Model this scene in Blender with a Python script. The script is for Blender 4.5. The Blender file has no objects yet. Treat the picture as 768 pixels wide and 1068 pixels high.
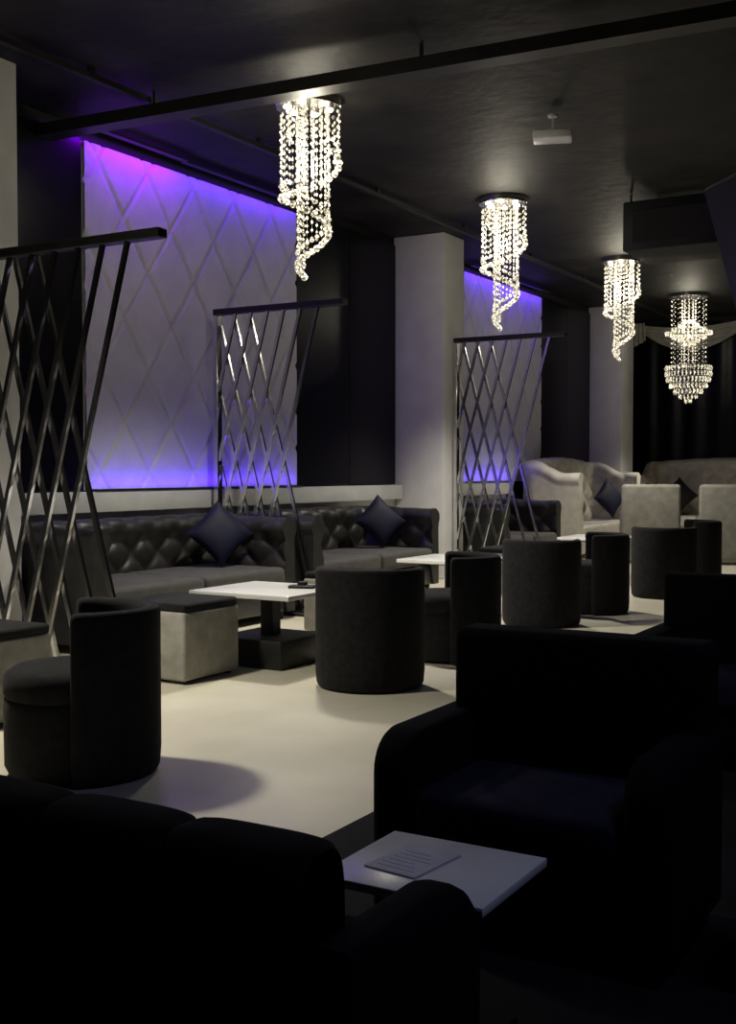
import bpy, bmesh, math, random
from mathutils import Vector, Matrix
random.seed(7)
S = bpy.context.scene
S.view_settings.view_transform = 'Standard'
pi = math.pi

# ------------------------------------------------------------ materials
def mat(name, c1, c2=None, rough=.6, scale=8, metal=0, bump=0, bscale=60, spec=.5, sheen=0, emis=None, es=0, coat=0, detail=4):
    m = bpy.data.materials.new(name); m.use_nodes = True
    nt = m.node_tree; b = nt.nodes['Principled BSDF']
    c2 = c2 or tuple(min(1, v*1.25+.002) for v in c1)
    tc = nt.nodes.new('ShaderNodeTexCoord')
    n = nt.nodes.new('ShaderNodeTexNoise'); n.inputs['Scale'].default_value = scale; n.inputs['Detail'].default_value = detail
    nt.links.new(tc.outputs['Object'], n.inputs['Vector'])
    r = nt.nodes.new('ShaderNodeValToRGB')
    r.color_ramp.elements[0].position = .35; r.color_ramp.elements[1].position = .68
    r.color_ramp.elements[0].color = (*c1, 1); r.color_ramp.elements[1].color = (*c2, 1)
    nt.links.new(n.outputs['Fac'], r.inputs['Fac'])
    nt.links.new(r.outputs['Color'], b.inputs['Base Color'])
    b.inputs['Roughness'].default_value = rough; b.inputs['Metallic'].default_value = metal
    b.inputs['Specular IOR Level'].default_value = spec
    b.inputs['Coat Weight'].default_value = coat
    if sheen: b.inputs['Sheen Weight'].default_value = sheen
    if bump:
        n2 = nt.nodes.new('ShaderNodeTexNoise'); n2.inputs['Scale'].default_value = bscale; n2.inputs['Detail'].default_value = 5
        nt.links.new(tc.outputs['Object'], n2.inputs['Vector'])
        bp = nt.nodes.new('ShaderNodeBump'); bp.inputs['Strength'].default_value = bump; bp.inputs['Distance'].default_value = .01
        nt.links.new(n2.outputs['Fac'], bp.inputs['Height']); nt.links.new(bp.outputs['Normal'], b.inputs['Normal'])
    if emis:
        b.inputs['Emission Color'].default_value = (*emis, 1); b.inputs['Emission Strength'].default_value = es
    return m

def crystal_glint_mat():  # random glow put into the beads stands in for their sparkle
    m = mat('crystal_glint', (.5, .47, .4), rough=.08, spec=.8)
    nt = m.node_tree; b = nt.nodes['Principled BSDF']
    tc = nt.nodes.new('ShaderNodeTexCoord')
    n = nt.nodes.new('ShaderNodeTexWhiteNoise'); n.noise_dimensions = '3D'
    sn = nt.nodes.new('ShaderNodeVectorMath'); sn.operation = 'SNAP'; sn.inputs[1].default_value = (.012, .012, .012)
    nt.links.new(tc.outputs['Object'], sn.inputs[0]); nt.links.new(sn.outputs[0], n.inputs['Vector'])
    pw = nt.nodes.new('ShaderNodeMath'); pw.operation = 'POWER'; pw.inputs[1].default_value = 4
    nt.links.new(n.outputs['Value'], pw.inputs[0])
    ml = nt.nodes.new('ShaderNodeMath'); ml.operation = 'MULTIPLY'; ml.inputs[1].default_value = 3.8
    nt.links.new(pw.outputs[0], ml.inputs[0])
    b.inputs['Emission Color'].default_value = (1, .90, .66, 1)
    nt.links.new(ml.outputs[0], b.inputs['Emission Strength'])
    return m

M = dict(
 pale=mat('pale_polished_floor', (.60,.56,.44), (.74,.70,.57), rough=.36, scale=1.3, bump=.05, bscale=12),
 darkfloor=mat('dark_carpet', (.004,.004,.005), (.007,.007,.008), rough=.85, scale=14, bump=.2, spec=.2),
 ceil=mat('black_ceiling_paint', (.0015,.0014,.0012), (.020,.019,.016), rough=.6, scale=1.8, bump=1.0, bscale=5, detail=9, spec=.25),
 black=mat('black_paint', (.004,.004,.005), (.008,.008,.009), rough=.6, scale=3, spec=.3),
 gloss=mat('black_lacquer_panel', (.0018,.0016,.004), (.0035,.003,.008), rough=.3, scale=2, spec=.2),
 col=mat('white_plaster', (.55,.54,.54), (.61,.60,.60), rough=.8, scale=4, bump=.08),
 white=mat('white_quilted_panel', (.44,.44,.48), (.50,.50,.54), rough=.6, scale=5),
 ledge=mat('ledge_paint', (.42,.42,.42), (.48,.48,.47), rough=.5, scale=5),
 char=mat('charcoal_velvet', (.009,.0085,.009), (.016,.0155,.016), rough=.9, scale=25, bump=.15, bscale=200, sheen=.04, spec=.15),
 sofa=mat('charcoal_leather', (.011,.0105,.010), (.019,.018,.017), rough=.42, scale=12, bump=.1, bscale=90),
 seat=mat('grey_seat_velvet', (.040,.038,.035), (.055,.053,.048), rough=.85, scale=14, bump=.1, sheen=.05),
 blackf=mat('black_fabric', (.003,.003,.0035), (.006,.006,.007), rough=.9, scale=20, bump=.12, bscale=200, spec=.12),
 navyseat=mat('midnight_seat_fabric', (.010,.0095,.022), (.018,.016,.038), rough=.8, scale=18, bump=.1, bscale=200, spec=.2),
 navy=mat('navy_satin', (.0016,.002,.013), (.003,.004,.024), rough=.65, scale=10, spec=.25),
 cream=mat('cream_leather', (.37,.345,.29), (.46,.43,.37), rough=.5, scale=9, bump=.1, bscale=80),
 grey=mat('stone_grey_suede', (.24,.23,.195), (.34,.325,.28), rough=.8, scale=9, bump=.2, bscale=60),
 taupe=mat('taupe_suede', (.17,.16,.135), (.23,.22,.19), rough=.8, scale=9, bump=.2, bscale=60),
 top=mat('white_tabletop', (.74,.74,.70), (.82,.82,.78), rough=.25, scale=4),
 chrome=mat('chrome', (.66,.66,.67), (.78,.78,.79), rough=.2, scale=6, metal=1),
 dmetal=mat('dark_metal', (.010,.010,.010), (.018,.017,.016), rough=.45, scale=6, metal=.3),
 screen=mat('screen_glass_reflection', (.020,.018,.055), (.028,.024,.075), rough=.3, scale=2),  # purple reflection on the screen put into its base colour
 paper=mat('menu_paper', (.50,.51,.54), (.56,.57,.60), rough=.6, scale=20),
 ink=mat('menu_ink', (.36,.37,.40), rough=.7),
 plast=mat('white_plastic', (.75,.75,.73), rough=.4, scale=6),
 drape=mat('white_drape_satin', (.5,.48,.44), (.62,.6,.55), rough=.6, scale=6, sheen=.3),
 lamp=mat('led_downlight', (.9,.85,.7), rough=.4, emis=(1,.9,.68), es=6),
 crystal_glint=crystal_glint_mat(),
)

# ------------------------------------------------------------ builder
class MB:
    def __init__(s): s.v=[]; s.f=[]; s.m=[]; s.mats=[]
    def mi(s, k):
        if k not in s.mats: s.mats.append(k)
        return s.mats.index(k)
    def raw(s, vs, fs, k, X=None):
        o=len(s.v); i=s.mi(k)
        for v in vs:
            v=Vector(v); s.v.append(tuple(X@v) if X else tuple(v))
        for f in fs: s.f.append([o+a for a in f]); s.m.append(i)
    def bm(s, b, k, X=None):
        b.verts.index_update()
        s.raw([v.co.copy() for v in b.verts], [[v.index for v in f.verts] for f in b.faces], k, X); b.free()
    def box(s, lo, hi, k, bev=0, seg=3, X=None):
        b=bmesh.new(); bmesh.ops.create_cube(b, size=1)
        for v in b.verts:
            v.co=Vector([(lo[i]+hi[i])/2+v.co[i]*(hi[i]-lo[i]) for i in range(3)])
        if bev: bmesh.ops.bevel(b, geom=b.edges[:], offset=bev, segments=seg, profile=.5, affect='EDGES')
        s.bm(b,k,X)
    def lathe(s, prof, k, seg=32, c=(0,0,0)):
        vs=[];fs=[];n=len(prof)
        for i in range(seg):
            a=2*pi*i/seg
            for r,z in prof: vs.append((c[0]+r*math.cos(a), c[1]+r*math.sin(a), c[2]+z))
        for i in range(seg):
            j=(i+1)%seg
            for p in range(n-1): fs.append([i*n+p, j*n+p, j*n+p+1, i*n+p+1])
        fs.append([i*n for i in range(seg)][::-1]); fs.append([i*n+n-1 for i in range(seg)])
        s.raw(vs,fs,k)
    def rod(s, p0, p1, w, d, k, up=(0,1,0)):
        p0=Vector(p0);p1=Vector(p1);t=(p1-p0).normalized();u=Vector(up);u=(u-t*u.dot(t)).normalized();r=t.cross(u)
        vs=[]
        for p in (p0,p1):
            for a,b in((-1,-1),(1,-1),(1,1),(-1,1)): vs.append(p+r*a*w/2+u*b*d/2)
        s.raw(vs,[[3,2,1,0],[4,5,6,7],[0,1,5,4],[1,2,6,5],[2,3,7,6],[3,0,4,7]],k)
    def grid(s, fn, nu, nv, k):
        vs=[fn(i/nu,j/nv) for i in range(nu+1) for j in range(nv+1)]
        fs=[[i*(nv+1)+j,(i+1)*(nv+1)+j,(i+1)*(nv+1)+j+1,i*(nv+1)+j+1] for i in range(nu) for j in range(nv)]
        s.raw(vs,fs,k)
    def prism_x(s, poly, x0, x1, k, bev=.02):
        b=bmesh.new()
        A=[b.verts.new((x0,y,z)) for y,z in poly]; B=[b.verts.new((x1,y,z)) for y,z in poly]
        fa=b.faces.new(A[::-1]); fb=b.faces.new(B); n=len(poly)
        for i in range(n): b.faces.new([A[i],A[(i+1)%n],B[(i+1)%n],B[i]])
        bmesh.ops.recalc_face_normals(b, faces=b.faces[:])
        if bev: bmesh.ops.bevel(b, geom=list(set(list(fa.edges)+list(fb.edges))), offset=bev, segments=3, profile=.5, affect='EDGES')
        s.bm(b,k)
    def octa(s, c, r, k, h=None):
        h=h or r; x,y,z=c
        s.raw([(x+r,y,z),(x,y+r,z),(x-r,y,z),(x,y-r,z),(x,y,z+h),(x,y,z-h)],
              [[0,1,4],[1,2,4],[2,3,4],[3,0,4],[1,0,5],[2,1,5],[3,2,5],[0,3,5]],k)
    def mesh(s, name, sharp=40):
        me=bpy.data.meshes.new(name); me.from_pydata(s.v,[],s.f)
        for k in s.mats: me.materials.append(M[k])
        me.polygons.foreach_set('material_index', s.m)
        me.polygons.foreach_set('use_smooth',[True]*len(s.f)); me.update()
        b=bmesh.new(); b.from_mesh(me); bmesh.ops.recalc_face_normals(b,faces=b.faces[:]); b.to_mesh(me); b.free()
        me.set_sharp_from_angle(angle=math.radians(sharp))
        return me
    def obj(s, name, loc=(0,0,0), rz=0, sharp=40):
        return place(name, s.mesh(name,sharp), loc, rz)
def place(name, me, loc=(0,0,0), rz=0):
    o=bpy.data.objects.new(name, me); S.collection.objects.link(o)
    o.location=loc; o.rotation_euler=(0,0,rz); return o

# ------------------------------------------------------------ room
WX=-6.8; CZ=4.1; BY=21.5; RX=4.0; FY=-3.0; EX=-2.17
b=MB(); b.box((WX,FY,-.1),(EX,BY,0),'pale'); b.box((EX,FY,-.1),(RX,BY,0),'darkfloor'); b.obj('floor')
b=MB(); b.box((WX-.2,FY-.2,CZ),(RX+.2,BY+.2,CZ+.15),'ceil'); b.obj('ceiling')
b=MB(); b.box((WX-.2,FY-.2,-.1),(WX,BY+.2,CZ),'black'); b.obj('wall_left')
b=MB(); b.box((RX,FY-.2,-.1),(RX+.2,BY+.2,CZ),'black'); b.obj('wall_right')
b=MB(); b.box((WX,BY,-.1),(RX,BY+.2,CZ),'black'); b.obj('wall_back')
b=MB(); b.box((WX,FY-.2,-.1),(RX,FY,CZ),'black'); b.obj('wall_front')

for i,(y0,y1,xf) in enumerate([(5.1,5.72,-6.15),(12.25,12.8,-6.12),(19.2,19.85,-6.2)]):
    b=MB(); b.box((WX,y0,0),(xf,y1,CZ),'col',.012,2); b.obj('square_column')

# black lacquer wall panels
for y0,y1 in [(5.74,6.96),(10.08,12.23),(16.92,19.18),(12.82,14.08)]:
    b=MB(); n=max(1,round((y1-y0)/1.05)); w=(y1-y0)/n
    for i in range(n): b.box((WX,y0+i*w+.003,1.13),(WX+.04,y0+(i+1)*w-.003,4.0),'gloss',.004,1)
    b.obj('black_wall_panel')
# quilted white panels
def panel(y0,y1):
    b=MB(); z0,z1=1.13,3.97; tw,th=.62,.86
    def fn(u,v):
        y=y0+(y1-y0)*u; z=z0+(z1-z0)*v
        a=((y/tw+z/th)%1); c=((y/tw-z/th)%1)
        d=min(a,1-a,c,1-c)
        return (WX+.03+.026*min(1,(d/.05))**.8,y,z)
    b.grid(fn,int((y1-y0)*60),170,'white')
    b.box((WX,y0-.01,z0),(WX+.03,y1+.01,z1),'white')
    b.obj('quilted_wall_panel',sharp=60)
panel(6.98,10.06); panel(14.1,16.9)
for i,(y0,y1) in enumerate([(5.73,12.24),(12.81,15.6)]):
    b=MB(); b.box((WX,y0,.95),(WX+.14,y1,1.12),'ledge',.01,2); b.box((WX,y0,0),(WX+.03,y1,.95),'col'); b.obj('trim_%d'%(i+1))

def area(name, loc, direc, sx, sy, power, col, parent=None):
    l=bpy.data.lights.new(name,'AREA'); l.shape='RECTANGLE'; l.size=sx; l.size_y=sy; l.energy=power; l.color=col
    o=bpy.data.objects.new(name,l); S.collection.objects.link(o); o.location=loc
    d=Vector(direc).normalized(); z=-d; y=Vector((0,1,0)); y=(y-z*y.dot(z)).normalized(); x=y.cross(z)
    o.rotation_euler=Matrix((x,y,z)).transposed().to_euler()
    if parent: o.parent=parent
    return o
def ledstrip(y0,y1,z,x,direc,power,col):
    b=MB()
    zz=z+(.012 if direc[2]<0 else -.012)
    b.box((x-.03,y0,zz-.008),(x+.03,y1,zz+.008),'dmetal'); 
    o=b.obj('led_strip')
    area('led_emitter',(x,(y0+y1)/2,z),direc,.03,(y1-y0)*.98,power,col,o)
ledstrip(7.0,8.1,4.03,WX+.20,(-.25,0,-1),10,(.24,.0,1))
ledstrip(8.1,10.05,4.03,WX+.16,(-.2,0,-1),8,(.12,.01,1))
ledstrip(7.0,10.05,1.145,WX+.12,(-.1,0,1),10,(.095,.02,1))
ledstrip(14.1,16.9,4.03,WX+.17,(-.2,0,-1),12,(.12,.015,1))
ledstrip(14.1,15.55,1.145,WX+.12,(-.1,0,1),5,(.085,.02,1))

# ceiling services
b=MB()
p0=Vector((WX+.03,6.56,3.93)); p1=Vector((RX-.03,7.24,3.93)); b.rod(p0,p1,.16,.09,'dmetal',(0,0,1))
for f in (.1,.3,.5,.7,.9):
    q=p0.lerp(p1,f); b.box((q.x-.01,q.y-.01,3.95),(q.x+.01,q.y+.01,CZ-.005),'dmetal')
b.obj('ceiling_beam')
b=MB(); b.rod((-5.75,FY+.05,4.03),(-5.75,BY-.1,4.03),.05,.04,'dmetal',(0,0,1))
for y in range(-2,21,2): b.box((-5.77,y,4.04),(-5.73,y+.04,CZ-.005),'dmetal')
b.obj('ceiling_pipe')
b=MB(); b.box((-3.72,11.5,3.52),(-2.62,12.4,4.02),'black',.02,2); b.box((-3.62,11.485,3.6),(-2.72,11.5,3.92),'black',.005,1)
for x in (-3.66,-2.72):
    for y in (11.55,12.33): b.box((x,y,4.0),(x+.02,y+.02,CZ-.005),'dmetal')
b.obj('air_conditioner_unit')
b=MB(); b.box((-.15,-.10,-.035),(.15,.10,.03),'plast',.012,2); b.box((-.01,-.01,.03),(.01,.01,.165),'plast'); b.lathe([(.04,.15),(.04,.165)],'plast',16)
b.obj('wifi_access_point',(-3.35,8.60,3.91),.35)

# ------------------------------------------------------------ chandeliers
def ball(b,x,y,z,r=.022):
    b.lathe([(.002,r),(r*.65,r*.7),(r,0),(r*.65,-r*.7),(.002,-r)],'crystal_glint',8,(x,y,z))
def spiral_mesh():
    b=MB(); R=.25
    b.lathe([(R*.9,0),(R,-.0),(R,-.05),(R*.97,-.06),(.02,-.06)],'chrome',40)
    for k in range(6):
        a=k*pi/3+.3; b.lathe([(.03,0),(.03,-.008)],'lamp',12,(.16*math.cos(a),.16*math.sin(a),-.061))
    N=38
    for i in range(N):
        s=i/(N-1); a=-.6+2*pi*1.75*s; r=R*.95*(1-.78*s**1.8); L=.36+.92*s
        x,y=r*math.cos(a),r*math.sin(a)
        b.rod((x,y,-.06),(x,y,-.06-L),.002,.002,'chrome')
        z=-.10-random.random()*.03
        while z>-.06-L+.05:
            b.octa((x,y,z),.009+random.random()*.005,'crystal_glint',.017); z-=.050+random.random()*.016
        ball(b,x,y,-.06-L,.028); ball(b,x,y,-.06-L+.09,.018)
    for i in range(14):
        a=2*pi*i/14; r=R*.62; x,y=r*math.cos(a),r*math.sin(a); L=.22+.03*(i%3)
        z=-.09
        while z>-.06-L: b.octa((x,y,z),.010,'crystal_glint',.018); z-=.045
    return b.mesh('spiral_crystal_chandelier',30)
def lampset(parent, z, pp, sp, zs, ang=132):
    l=bpy.data.lights.new('bulb_glow','POINT'); l.energy=pp; l.color=(1,.92,.74); l.shadow_soft_size=.08
    o=bpy.data.objects.new('bulb_glow',l); S.collection.objects.link(o); o.parent=parent; o.location=(0,0,z)
    l=bpy.data.lights.new('downlight','SPOT'); l.energy=sp; l.color=(1,.95,.81); l.spot_size=math.radians(ang); l.spot_blend=.8; l.shadow_soft_size=.12
    o=bpy.data.objects.new('downlight',l); S.collection.objects.link(o); o.parent=parent; o.location=(0,0,zs)
sm=spiral_mesh()
for y in (3.72,7.40,11.06,14.96):
    o=place('spiral_crystal_chandelier',sm,(-4.85,y,CZ),.5); lampset(o,-.42,23,300 if y<12 else 250,-1.34)
b=MB(); R=.30
b.lathe([(R,0),(R,-.05),(.02,-.055)],'chrome',40)
def string(x,y,z0,z1,st=.05,r=.014):
    z=z0
    while z>z1: b.octa((x,y,z),r,'crystal_glint',r*1.35); z-=st
for i in range(16):
    a=2*pi*i/16; string(.27*math.cos(a),.27*math.sin(a),-.1,-1.2,.075,.009)
for (zc,rr,st) in [(-.44,.08,.04),(-.50,.16,.04),(-.56,.26,.04),(-.62,.36,.04),(-.68,.26,.04),(-.74,.16,.04),(-.80,.08,.04)]:
    n=int(rr*90)
    for i in range(n):
        a=2*pi*i/n; b.octa((rr*math.cos(a),rr*math.sin(a),zc),.020,'crystal_glint',.036)
for i in range(10):
    a=2*pi*i/10; string(.11*math.cos(a),.11*math.sin(a),-.1,-1.2,.05,.013)
for (zc,rr) in [(-1.18,.36),(-1.27,.36),(-1.36,.34),(-1.46,.29),(-1.55,.22),(-1.63,.14),(-1.7,.05)]:
    n=int(rr*100)
    b.lathe([(rr-.008,-.006),(rr+.004,-.006),(rr+.004,.006),(rr-.008,.006)],'chrome',32,(0,0,zc+.045))
    for i in range(n):
        a=2*pi*i/n; b.octa((rr*math.cos(a),rr*math.sin(a),zc),.016,'crystal_glint',.04)
b.rod((0,0,-.05),(0,0,-1.7),.015,.015,'chrome')
o=b.obj('tiered_crystal_chandelier',(-4.9,18.56,CZ),sharp=30); lampset(o,-.42,20,150,-1.8)

# ------------------------------------------------------------ lattice partitions
def partition(y, xw, xr, xb, H, s=.178):
    b=MB(); D=.75
    n=int((xr-xw+D)/s)+2
    for k in range(n):
        xt=xr-k*s
        for (t,bt,dy) in ((xt,xt-D,-.014),(xt-D,xt,.014)):
            p=Vector((t,y+dy,H)); q=Vector((bt,y+dy,0))
            if p.x<xw and q.x<xw: continue
            if p.x<xw: f=(xw-p.x)/(q.x-p.x); p=p+(q-p)*f
            elif q.x<xw: f=(xw-q.x)/(p.x-q.x); q=q+(p-q)*f
            if (p-q).length>.15: b.rod(p,q,.030,.022,'chrome')
    b.box((xw-.05,y-.035,0),(xw,y+.035,H),'chrome',.004,1)
    b.box((xw-.05,y-.04,H-.0),(xb,y+.04,H+.055),'dmetal',.006,1)
    b.box((xw-.05,y-.04,0),(xr+.04,y+.04,.03),'dmetal',.004,1)
    b.obj('lattice_room_divider')
partition(5.03,-6.73,-4.52,-4.27,2.60,.19)
partition(8.50,-6.55,-5.47,-5.19,2.72)
partition(12.5,-6.05,-4.89,-4.69,2.82)

# ------------------------------------------------------------ chesterfield
def chesterfield(L,D,H,AH,body,seatm,tw=.17,seat_h=.46,ncush=2,T=.18,dep=.05):
    b=MB(); r=.12
    xi=L/2-T; yf=-D/2; yb=D/2-T
    path=[]
    def seg(p,q,nrm):
        n=max(1,int((Vector(q)-Vector(p)).length/.022))
        for i in range(n+1):
            f=i/n; path.append((p[0]+(q[0]-p[0])*f,p[1]+(q[1]-p[1])*f,nrm[0],nrm[1]))
    seg((-xi,yf),(-xi,yb-r),(-1,0))
    for i in range(1,7): a=pi-(pi/2)*i/7; path.append((-xi+r+r*math.cos(a),yb-r+r*math.sin(a),math.cos(a),math.sin(a)))
    seg((-xi+r,yb),(xi-r,yb),(0,1))
    for i in range(1,7): a=pi/2-(pi/2)*i/7; path.append((xi-r+r*math.cos(a),yb-r+r*math.sin(a),math.cos(a),math.sin(a)))
    seg((xi,yb-r),(xi,yf),(1,0))
    s=0; ss=[0]
    for i in range(1,len(path)): s+=math.hypot(path[i][0]-path[i-1][0],path[i][1]-path[i-1][1]); ss.append(s)
    nn=int(24*max(1,H/.9))
    def prof2(h):
        pts=[]; rr=.095; z0=.28; zt=h-rr*2
        for i in range(nn+1): f=i/nn; pts.append((.02*f,z0+(zt-z0)*f,1))
        cx=T-rr-.02
        for i in range(1,14):
            a=math.radians(215-i*(215+60)/14); pts.append((cx+rr*math.cos(a)*1.0,h-rr+rr*math.sin(a),.5 if i<9 else 0))
        pts.append((T-.05,h-2.2*rr,0)); pts.append((T-.04,.3,0)); pts.append((T-.04,.07,0)); pts.append((.02,.07,0))
        return pts
    vs=[]; np_=len(prof2(H))
    for i,(x,y,nx,ny) in enumerate(path):
        f=min(1,max(0,(y-(yf+.25*D))/(D*.45))); f=f*f*(3-2*f); h=AH+(H-AH)*f
        if H-AH>.05: h+=.07*math.sin(pi*min(1,max(0,(x+xi)/(2*xi))))
        for (o,z,w) in prof2(h):
            th=tw*.9
            a=(ss[i]/tw+z/th)/1; c=(ss[i]/tw-z/th)
            q=(abs(math.sin(pi*a*.5))*abs(math.sin(pi*c*.5)))**.5
            o2=o-dep*q*w
            zz=z+(.010*q if w==.5 else 0)
            vs.append((x+nx*o2,y+ny*o2,zz))
    fs=[]
    for i in range(len(path)-1):
        for j in range(np_):
            k=(j+1)%np_; fs.append([i*np_+j,(i+1)*np_+j,(i+1)*np_+k,i*np_+k])
    fs.append(list(range(np_))); fs.append([(len(path)-1)*np_+j for j in range(np_)][::-1])
    b.raw(vs,fs,body)
    b.box((-xi-.01,yf+.02,.07),(xi+.01,yb+.02,.29),body,.02,2)
    w=2*xi/ncush
    for i in range(ncush):
        b.box((-xi+i*w+.004,yf-.01,.29),(-xi+(i+1)*w-.004,yb-.0,seat_h),seatm,.045,4)
    for sx in(-1,1):
        for y in (yf+.1,yb):
            b.lathe([(.02,0),(.03,.07)],'dmetal',12,(sx*(L/2-.12),y,0))
    return b
def cushion(name,loc,sz,facing,matk,tilt=15,roll=45):
    b=MB(); n=16
    def sh(sgn):
        def fn(u,v):
            x=(u-.5)*2; y=(v-.5)*2
            e=(1-abs(x)**2.6)*(1-abs(y)**2.6); t=.075*max(0,e)**.55
            pin=1-.07*((1-x*x)*(abs(y)**3)+(1-y*y)*(abs(x)**3))
            return (x*sz/2*pin,sgn*t,y*sz/2*pin)
        return fn
    b.grid(sh(1),n,n,matk); b.grid(sh(-1),n,n,matk)
    o=b.obj(name,loc,sharp=80)
    o.rotation_euler=(Matrix.Rotation(facing,3,'Z')@Matrix.Rotation(math.radians(-tilt),3,'X')@Matrix.Rotation(math.radians(roll),3,'Y')).to_euler()
me26=chesterfield(2.58,1.05,.90,.88,'sofa','seat').mesh('chesterfield_sofa',50)
for yc in (7.11,9.90): place('chesterfield_sofa',me26,(-6.15,yc,0),pi/2)
me20=chesterfield(2.0,1.05,.90,.88,'sofa','seat').mesh('chesterfield_sofa',50)
place('chesterfield_sofa',me20,(-6.15,13.87,0),pi/2)
cushion('throw_cushion',(-6.12,7.93,.75),.42,math.radians(50),'navy')
cushion('throw_cushion',(-6.12,10.73,.75),.42,math.radians(50),'navy')

mw=chesterfield(3.0,1.0,1.42,1.25,'cream','cream',.2,.48,3,.2,.06).mesh('cream_chesterfield_sofa',50)
place('cream_chesterfield_sofa',mw,(-6.2,17.2,0),pi/2)
mw2=chesterfield(3.2,1.0,1.45,1.2,'cream','cream',.2,.48,3,.2,.06).mesh('cream_chesterfield_sofa',50)
place('cream_chesterfield_sofa',mw2,(-4.75,20.9,0),0)
for i,(x,y,f) in enumerate([(-6.05,18.15,60),(-5.6,20.66,10),(-3.9,20.66,-10)]):
    cushion('throw_cushion',(x,y,.84),.48,math.radians(f),'char' if i else 'navy')

# ------------------------------------------------------------ barrel chairs
def barrel(body='char'):
    b=MB(); ro,ri,H=.33,.262,.72; rc=(ro+ri)/2; th=ro-ri
    prof=[]
    for i in range(9): a=pi*i/8; prof.append((math.cos(a)*.5*th,H-th/2+math.sin(a)*th/2))
    for z in (.5,.3,.1): prof.append((-.5*th,z))
    prof+= [(-.5*th,.03),(-.3*th,.012),(.3*th,.012),(.42*th,.03)]
    for z in (.1,.3,.5): prof.append((.5*th,z))
    A=math.radians(92); n=44; st=[]
    for i in range(n+1): st.append((-A+2*A*i/n,1))
    for q in (.5,.8,.95,1): st.append((A+q*.10,math.sqrt(max(.004,1-q*q)))); st.insert(0,(-A-q*.10,math.sqrt(max(.004,1-q*q))))
    vs=[]
    for a,sc in st:
        for dr,z in prof:
            zz=z if z<.5 else z-(1-sc)*.03
            r=rc+dr*sc; vs.append((r*math.sin(a),r*math.cos(a),zz))
    m=len(prof); fs=[]
    for i in range(len(st)-1):
        for j in range(m):
            k=(j+1)%m; fs.append([i*m+j,(i+1)*m+j,(i+1)*m+k,i*m+k])
    fs.append(list(range(m))); fs.append([(len(st)-1)*m+j for j in range(m)][::-1])
    b.raw(vs,fs,body)
    b.lathe([(.2,.012),(.275,.02),(.29,.05),(.293,.30),(.29,.33),(.282,.34),(.292,.355),(.295,.40),(.285,.44),(.25,.463),(.15,.472),(.01,.475)],body,40,(0,-.04,0))
    b.lathe([(.22,0),(.22,.014)],'dmetal',32,(0,0,0))
    return b.mesh('barrel_tub_chair',50)
bm_=barrel()
def chair(x,y,face):
    place('barrel_tub_chair',bm_,(x,y,0),math.radians(face+90))
chair(-3.55,3.64,222); chair(-3.48,5.98,120); chair(-3.48,7.12,210)
chair(-3.62,9.10,115); chair(-3.52,10.1,205); chair(-3.32,11.7,115); chair(-3.45,13.3,205)

def cream_chair():
    b=MB()
    b.box((-.36,-.34,.06),(.36,.30,.40),'taupe',.03,3)
    b.box((-.26,-.36,.40),(.26,.24,.52),'taupe',.04,4)
    b.box((-.40,.20,.05),(.40,.36,1.10),'taupe',.05,4)
    for s in (-1,1): b.box((min(s*.27,s*.40),-.36,.05),(max(s*.27,s*.40),.30,.72),'taupe',.045,4)
    for sx in(-1,1):
        for sy in(-.28,.28): b.lathe([(.02,0),(.025,.06)],'dmetal',10,(sx*.32,sy,0))
    return b.mesh('cream_armchair')
cm=cream_chair(); place('cream_armchair',cm,(-4.75,16.0,0),math.radians(180+20)); place('cream_armchair',cm,(-3.70,16.3,0),math.radians(180+10))

def ottoman():
    b=MB(); b.box((-.275,-.275,.02),(.275,.275,.44),'grey',.02,3); b.box((-.27,-.27,.435),(.27,.27,.49),'char',.02,3)
    for sx in(-1,1):
        for sy in(-1,1): b.lathe([(.02,0),(.02,.03)],'dmetal',10,(sx*.22,sy*.22,0))
    return b.mesh('cube_ottoman')
om=ottoman()
for x,y in ((-4.70,5.66),(-4.78,4.12),(-4.78,7.9),(-4.78,11.2)):
    place('cube_ottoman',om,(x,y,0))

def table():
    b=MB(); b.box((-.40,-.375,.468),(.40,.375,.50),'top',.006,2); b.box((-.25,-.25,.45),(.25,.25,.468),'dmetal')
    b.box((-.05,-.05,.18),(.05,.05,.45),'dmetal',.005,1); b.box((-.27,-.27,0),(.27,.27,.19),'dmetal',.012,2)
    return b.mesh('pedestal_lounge_table')
tm=table()
for x,y in ((-4.48,6.36),(-4.58,9.4),(-4.55,13.3)):
    place('pedestal_lounge_table',tm,(x,y,0))
b=MB(); b.box((-.09,-.05,0),(.09,.05,.02),'dmetal',.006,2); b.box((-.03,-.03,.02),(.03,.03,.045),'black',.006,2); b.obj('table_tray',(-4.30,6.48,.50),.3)

# ------------------------------------------------------------ foreground dark furniture
def armpoly(y0,y1,z0,z1,r):
    p=[(y0,z0),(y1,z0),(y1,z1-r)]
    for i in range(1,9): a=(pi/2)*i/8; p.append((y1-r+r*math.cos(a),z1-r+r*math.sin(a)))
    p.append((y0,z1)); return p
b=MB(); W=2.45
b.prism_x(armpoly(0,.46,.05,.55,.13),-.12,0,'blackf',.04)
b.prism_x(armpoly(0,.46,.05,.55,.13),-W,-W+.12,'blackf',.04)
n=8; cw=(W-.12)/n
for i in range(n):
    x0=-W+.02+i*cw
    def fn(u,v,x0=x0):
        xx=(u-.5)*2
        bul=max(0,1-abs(xx)**4)**.5
        a=v*2*pi; 
        return (x0+cw*u, .045+(.065+.03*bul)*math.copysign(abs(math.cos(a))**.7,math.cos(a)), .38+(.306+.012*bul)*math.copysign(abs(math.sin(a))**.22,math.sin(a)))
    b.grid(fn,14,48,'blackf')
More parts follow.
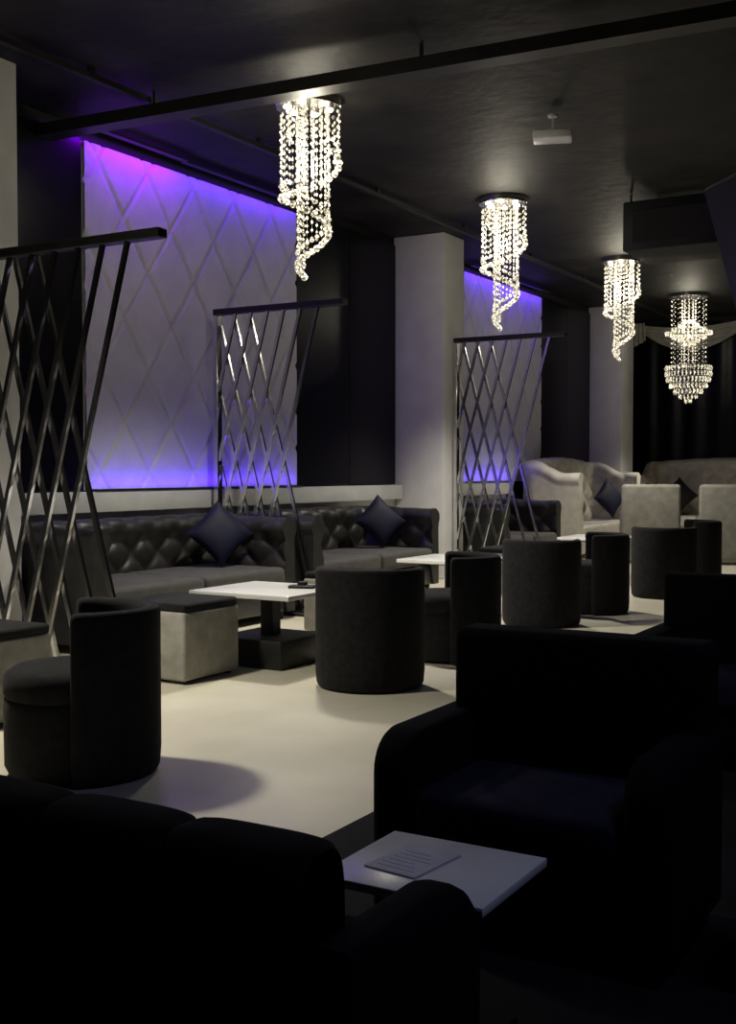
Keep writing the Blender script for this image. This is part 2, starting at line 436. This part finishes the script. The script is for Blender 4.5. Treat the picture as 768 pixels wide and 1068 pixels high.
b.box((-W+.1,.08,.06),(-.1,.44,.28),'blackf',.02,2)
for i in range(3):
    w=(W-.24)/3; b.box((-W+.12+i*w,.12,.28),(-W+.12+(i+1)*w-.006,.45,.42),'blackf',.04,4)
for x in(-W+.06,-.06):
    for y in(.05,.4): b.lathe([(.02,0),(.02,.06)],'dmetal',10,(x,y,0))
b.obj('channel_back_sofa',(-.885,1.5,0),sharp=60)

def armchair(seatk='navyseat'):
    b=MB(); W=.86
    p=[(-y,z) for y,z in armpoly(-.28,.28,.05,.56,.12)][::-1]
    b.prism_x(p,-W/2,-W/2+.13,'blackf',.03); b.prism_x(p,W/2-.13,W/2,'blackf',.03)
    b.box((-W/2+.055,.14,.05),(W/2-.02,.30,.81),'blackf',.03,4)
    b.box((-W/2+.1,-.25,.06),(W/2-.1,.2,.27),'blackf',.02,2)
    b.box((-W/2+.13,-.285,.27),(W/2-.13,.16,.41),seatk,.04,4)
    for x in(-W/2+.06,W/2-.06):
        for y in(-.2,.24): b.lathe([(.02,0),(.02,.06)],'dmetal',10,(x,y,0))
    return b.mesh('black_armchair')
am=armchair()
place('black_armchair',am,(-1.20,3.08,0),0)
place('black_armchair',am,(-1.16,5.25,0),0)
place('black_armchair',am,(-1.15,7.9,0),0)
place('black_armchair',am,(-.12,3.1,0),-.1)
place('black_armchair',am,(.0,5.3,0),0)
def side_table(loc):
    b=MB(); b.box((-.203,-.18,.378),(.203,.18,.40),'top',.004,2); b.box((-.03,-.03,.03),(.03,.03,.378),'dmetal',.004,1)
    b.box((-.15,-.14,0),(.15,.14,.03),'dmetal',.006,1); b.box((-.1,-.1,.365),(.1,.1,.378),'dmetal'); b.obj('side_table',loc)
side_table((-1.175,2.31,0))
b=MB(); b.box((-.07,-.095,0),(.07,.095,.004),'paper',.001,1)
for k in range(6): b.box((-.05,-.07+k*.022,.004),(.05-.015*(k%3),-.066+k*.022,.0046),'ink')
b.obj('menu_card',(-1.23,2.31,.4005),-.12)

# TV hung from the ceiling
p1=Vector((-.93,4.08,0)); p2=Vector((-.335,3.385,0)); dirv=(p2-p1).normalized(); nrm=Vector((-.76,-.65,0)).normalized()
emp=MB(); h=.62; t=math.radians(17)
upv=(Vector((0,0,1))*math.cos(t)+nrm*math.sin(t)); nn=(nrm*math.cos(t)-Vector((0,0,1))*math.sin(t))
X=Matrix.Identity(4)
for i,c in enumerate((dirv,nn,upv)): 
    for r_ in range(3): X[r_][i]=c[r_]
bb=(p1+p2)/2+Vector((0,0,1.97))
emp.box((-.46,-.03,-h/2),(.46,.02,h/2),'black',.008,2,X); emp.box((-.45,.02,-h/2+.01),(.45,.024,h/2-.01),'screen',0,1,X)
emp.rod(Vector((0,0,0))-nrm*.05,Vector((0,0,CZ-1.975))-nrm*.05,.04,.04,'dmetal')
emp.obj('hanging_television',bb)

# ------------------------------------------------------------ back wall drapes
def swag(x0,x1):
    b=MB()
    def fn(u,v):
        x=x0+(x1-x0)*u; s=4*u*(1-u)
        z=4.02-.12*v*(1-s)*1.0-s*(.10+.42*v)
        y=BY-.14-.05*math.sin(v*5*2*pi)*(.4+.6*s)-.05*s
        return (x,y,z)
    b.grid(fn,40,50,'drape')
    for xx in (x0,x1):
        b.grid(lambda u,v:(xx+(.09+.03*v)*(u-.5)*2,BY-.16-.03*math.sin(u*5*pi),4.05-.45*v+.12*u*v),16,8,'drape')
    b.obj('draped_swag',sharp=80)
for k in range(5): swag(-6.55+k*1.95,-6.55+(k+1)*1.95)
b=MB(); b.grid(lambda u,v:(WX+.05+10.6*u,BY-.05+.012*math.sin(u*150),.02+4.0*v),700,1,'gloss'); b.obj('black_curtain',sharp=80)

# ------------------------------------------------------------ added fill lamp, out of view, tints near seats blue
b=MB(); b.box((-.6,-.06,0),(.6,.06,.05),'dmetal',.005,1); o=b.obj('added_fill_bar',(.9,2.6,CZ-.05))
area('added_blue_fill',(0,0,-.01),(0,0,-1),1.1,.1,22,(.5,.55,1),o)

w=bpy.data.worlds.new('w'); S.world=w; w.use_nodes=True
w.node_tree.nodes['Background'].inputs[0].default_value=(.6,.65,.9,1); w.node_tree.nodes['Background'].inputs[1].default_value=.002

# ------------------------------------------------------------ camera
c=bpy.data.cameras.new('camera'); co=bpy.data.objects.new('camera',c); S.collection.objects.link(co)
c.sensor_width=36; c.lens=1200/1068*36; c.clip_start=.05
co.location=(0,0,1.3); co.rotation_euler=(math.radians(90-2.1),0,math.radians(30.3))
S.camera=co
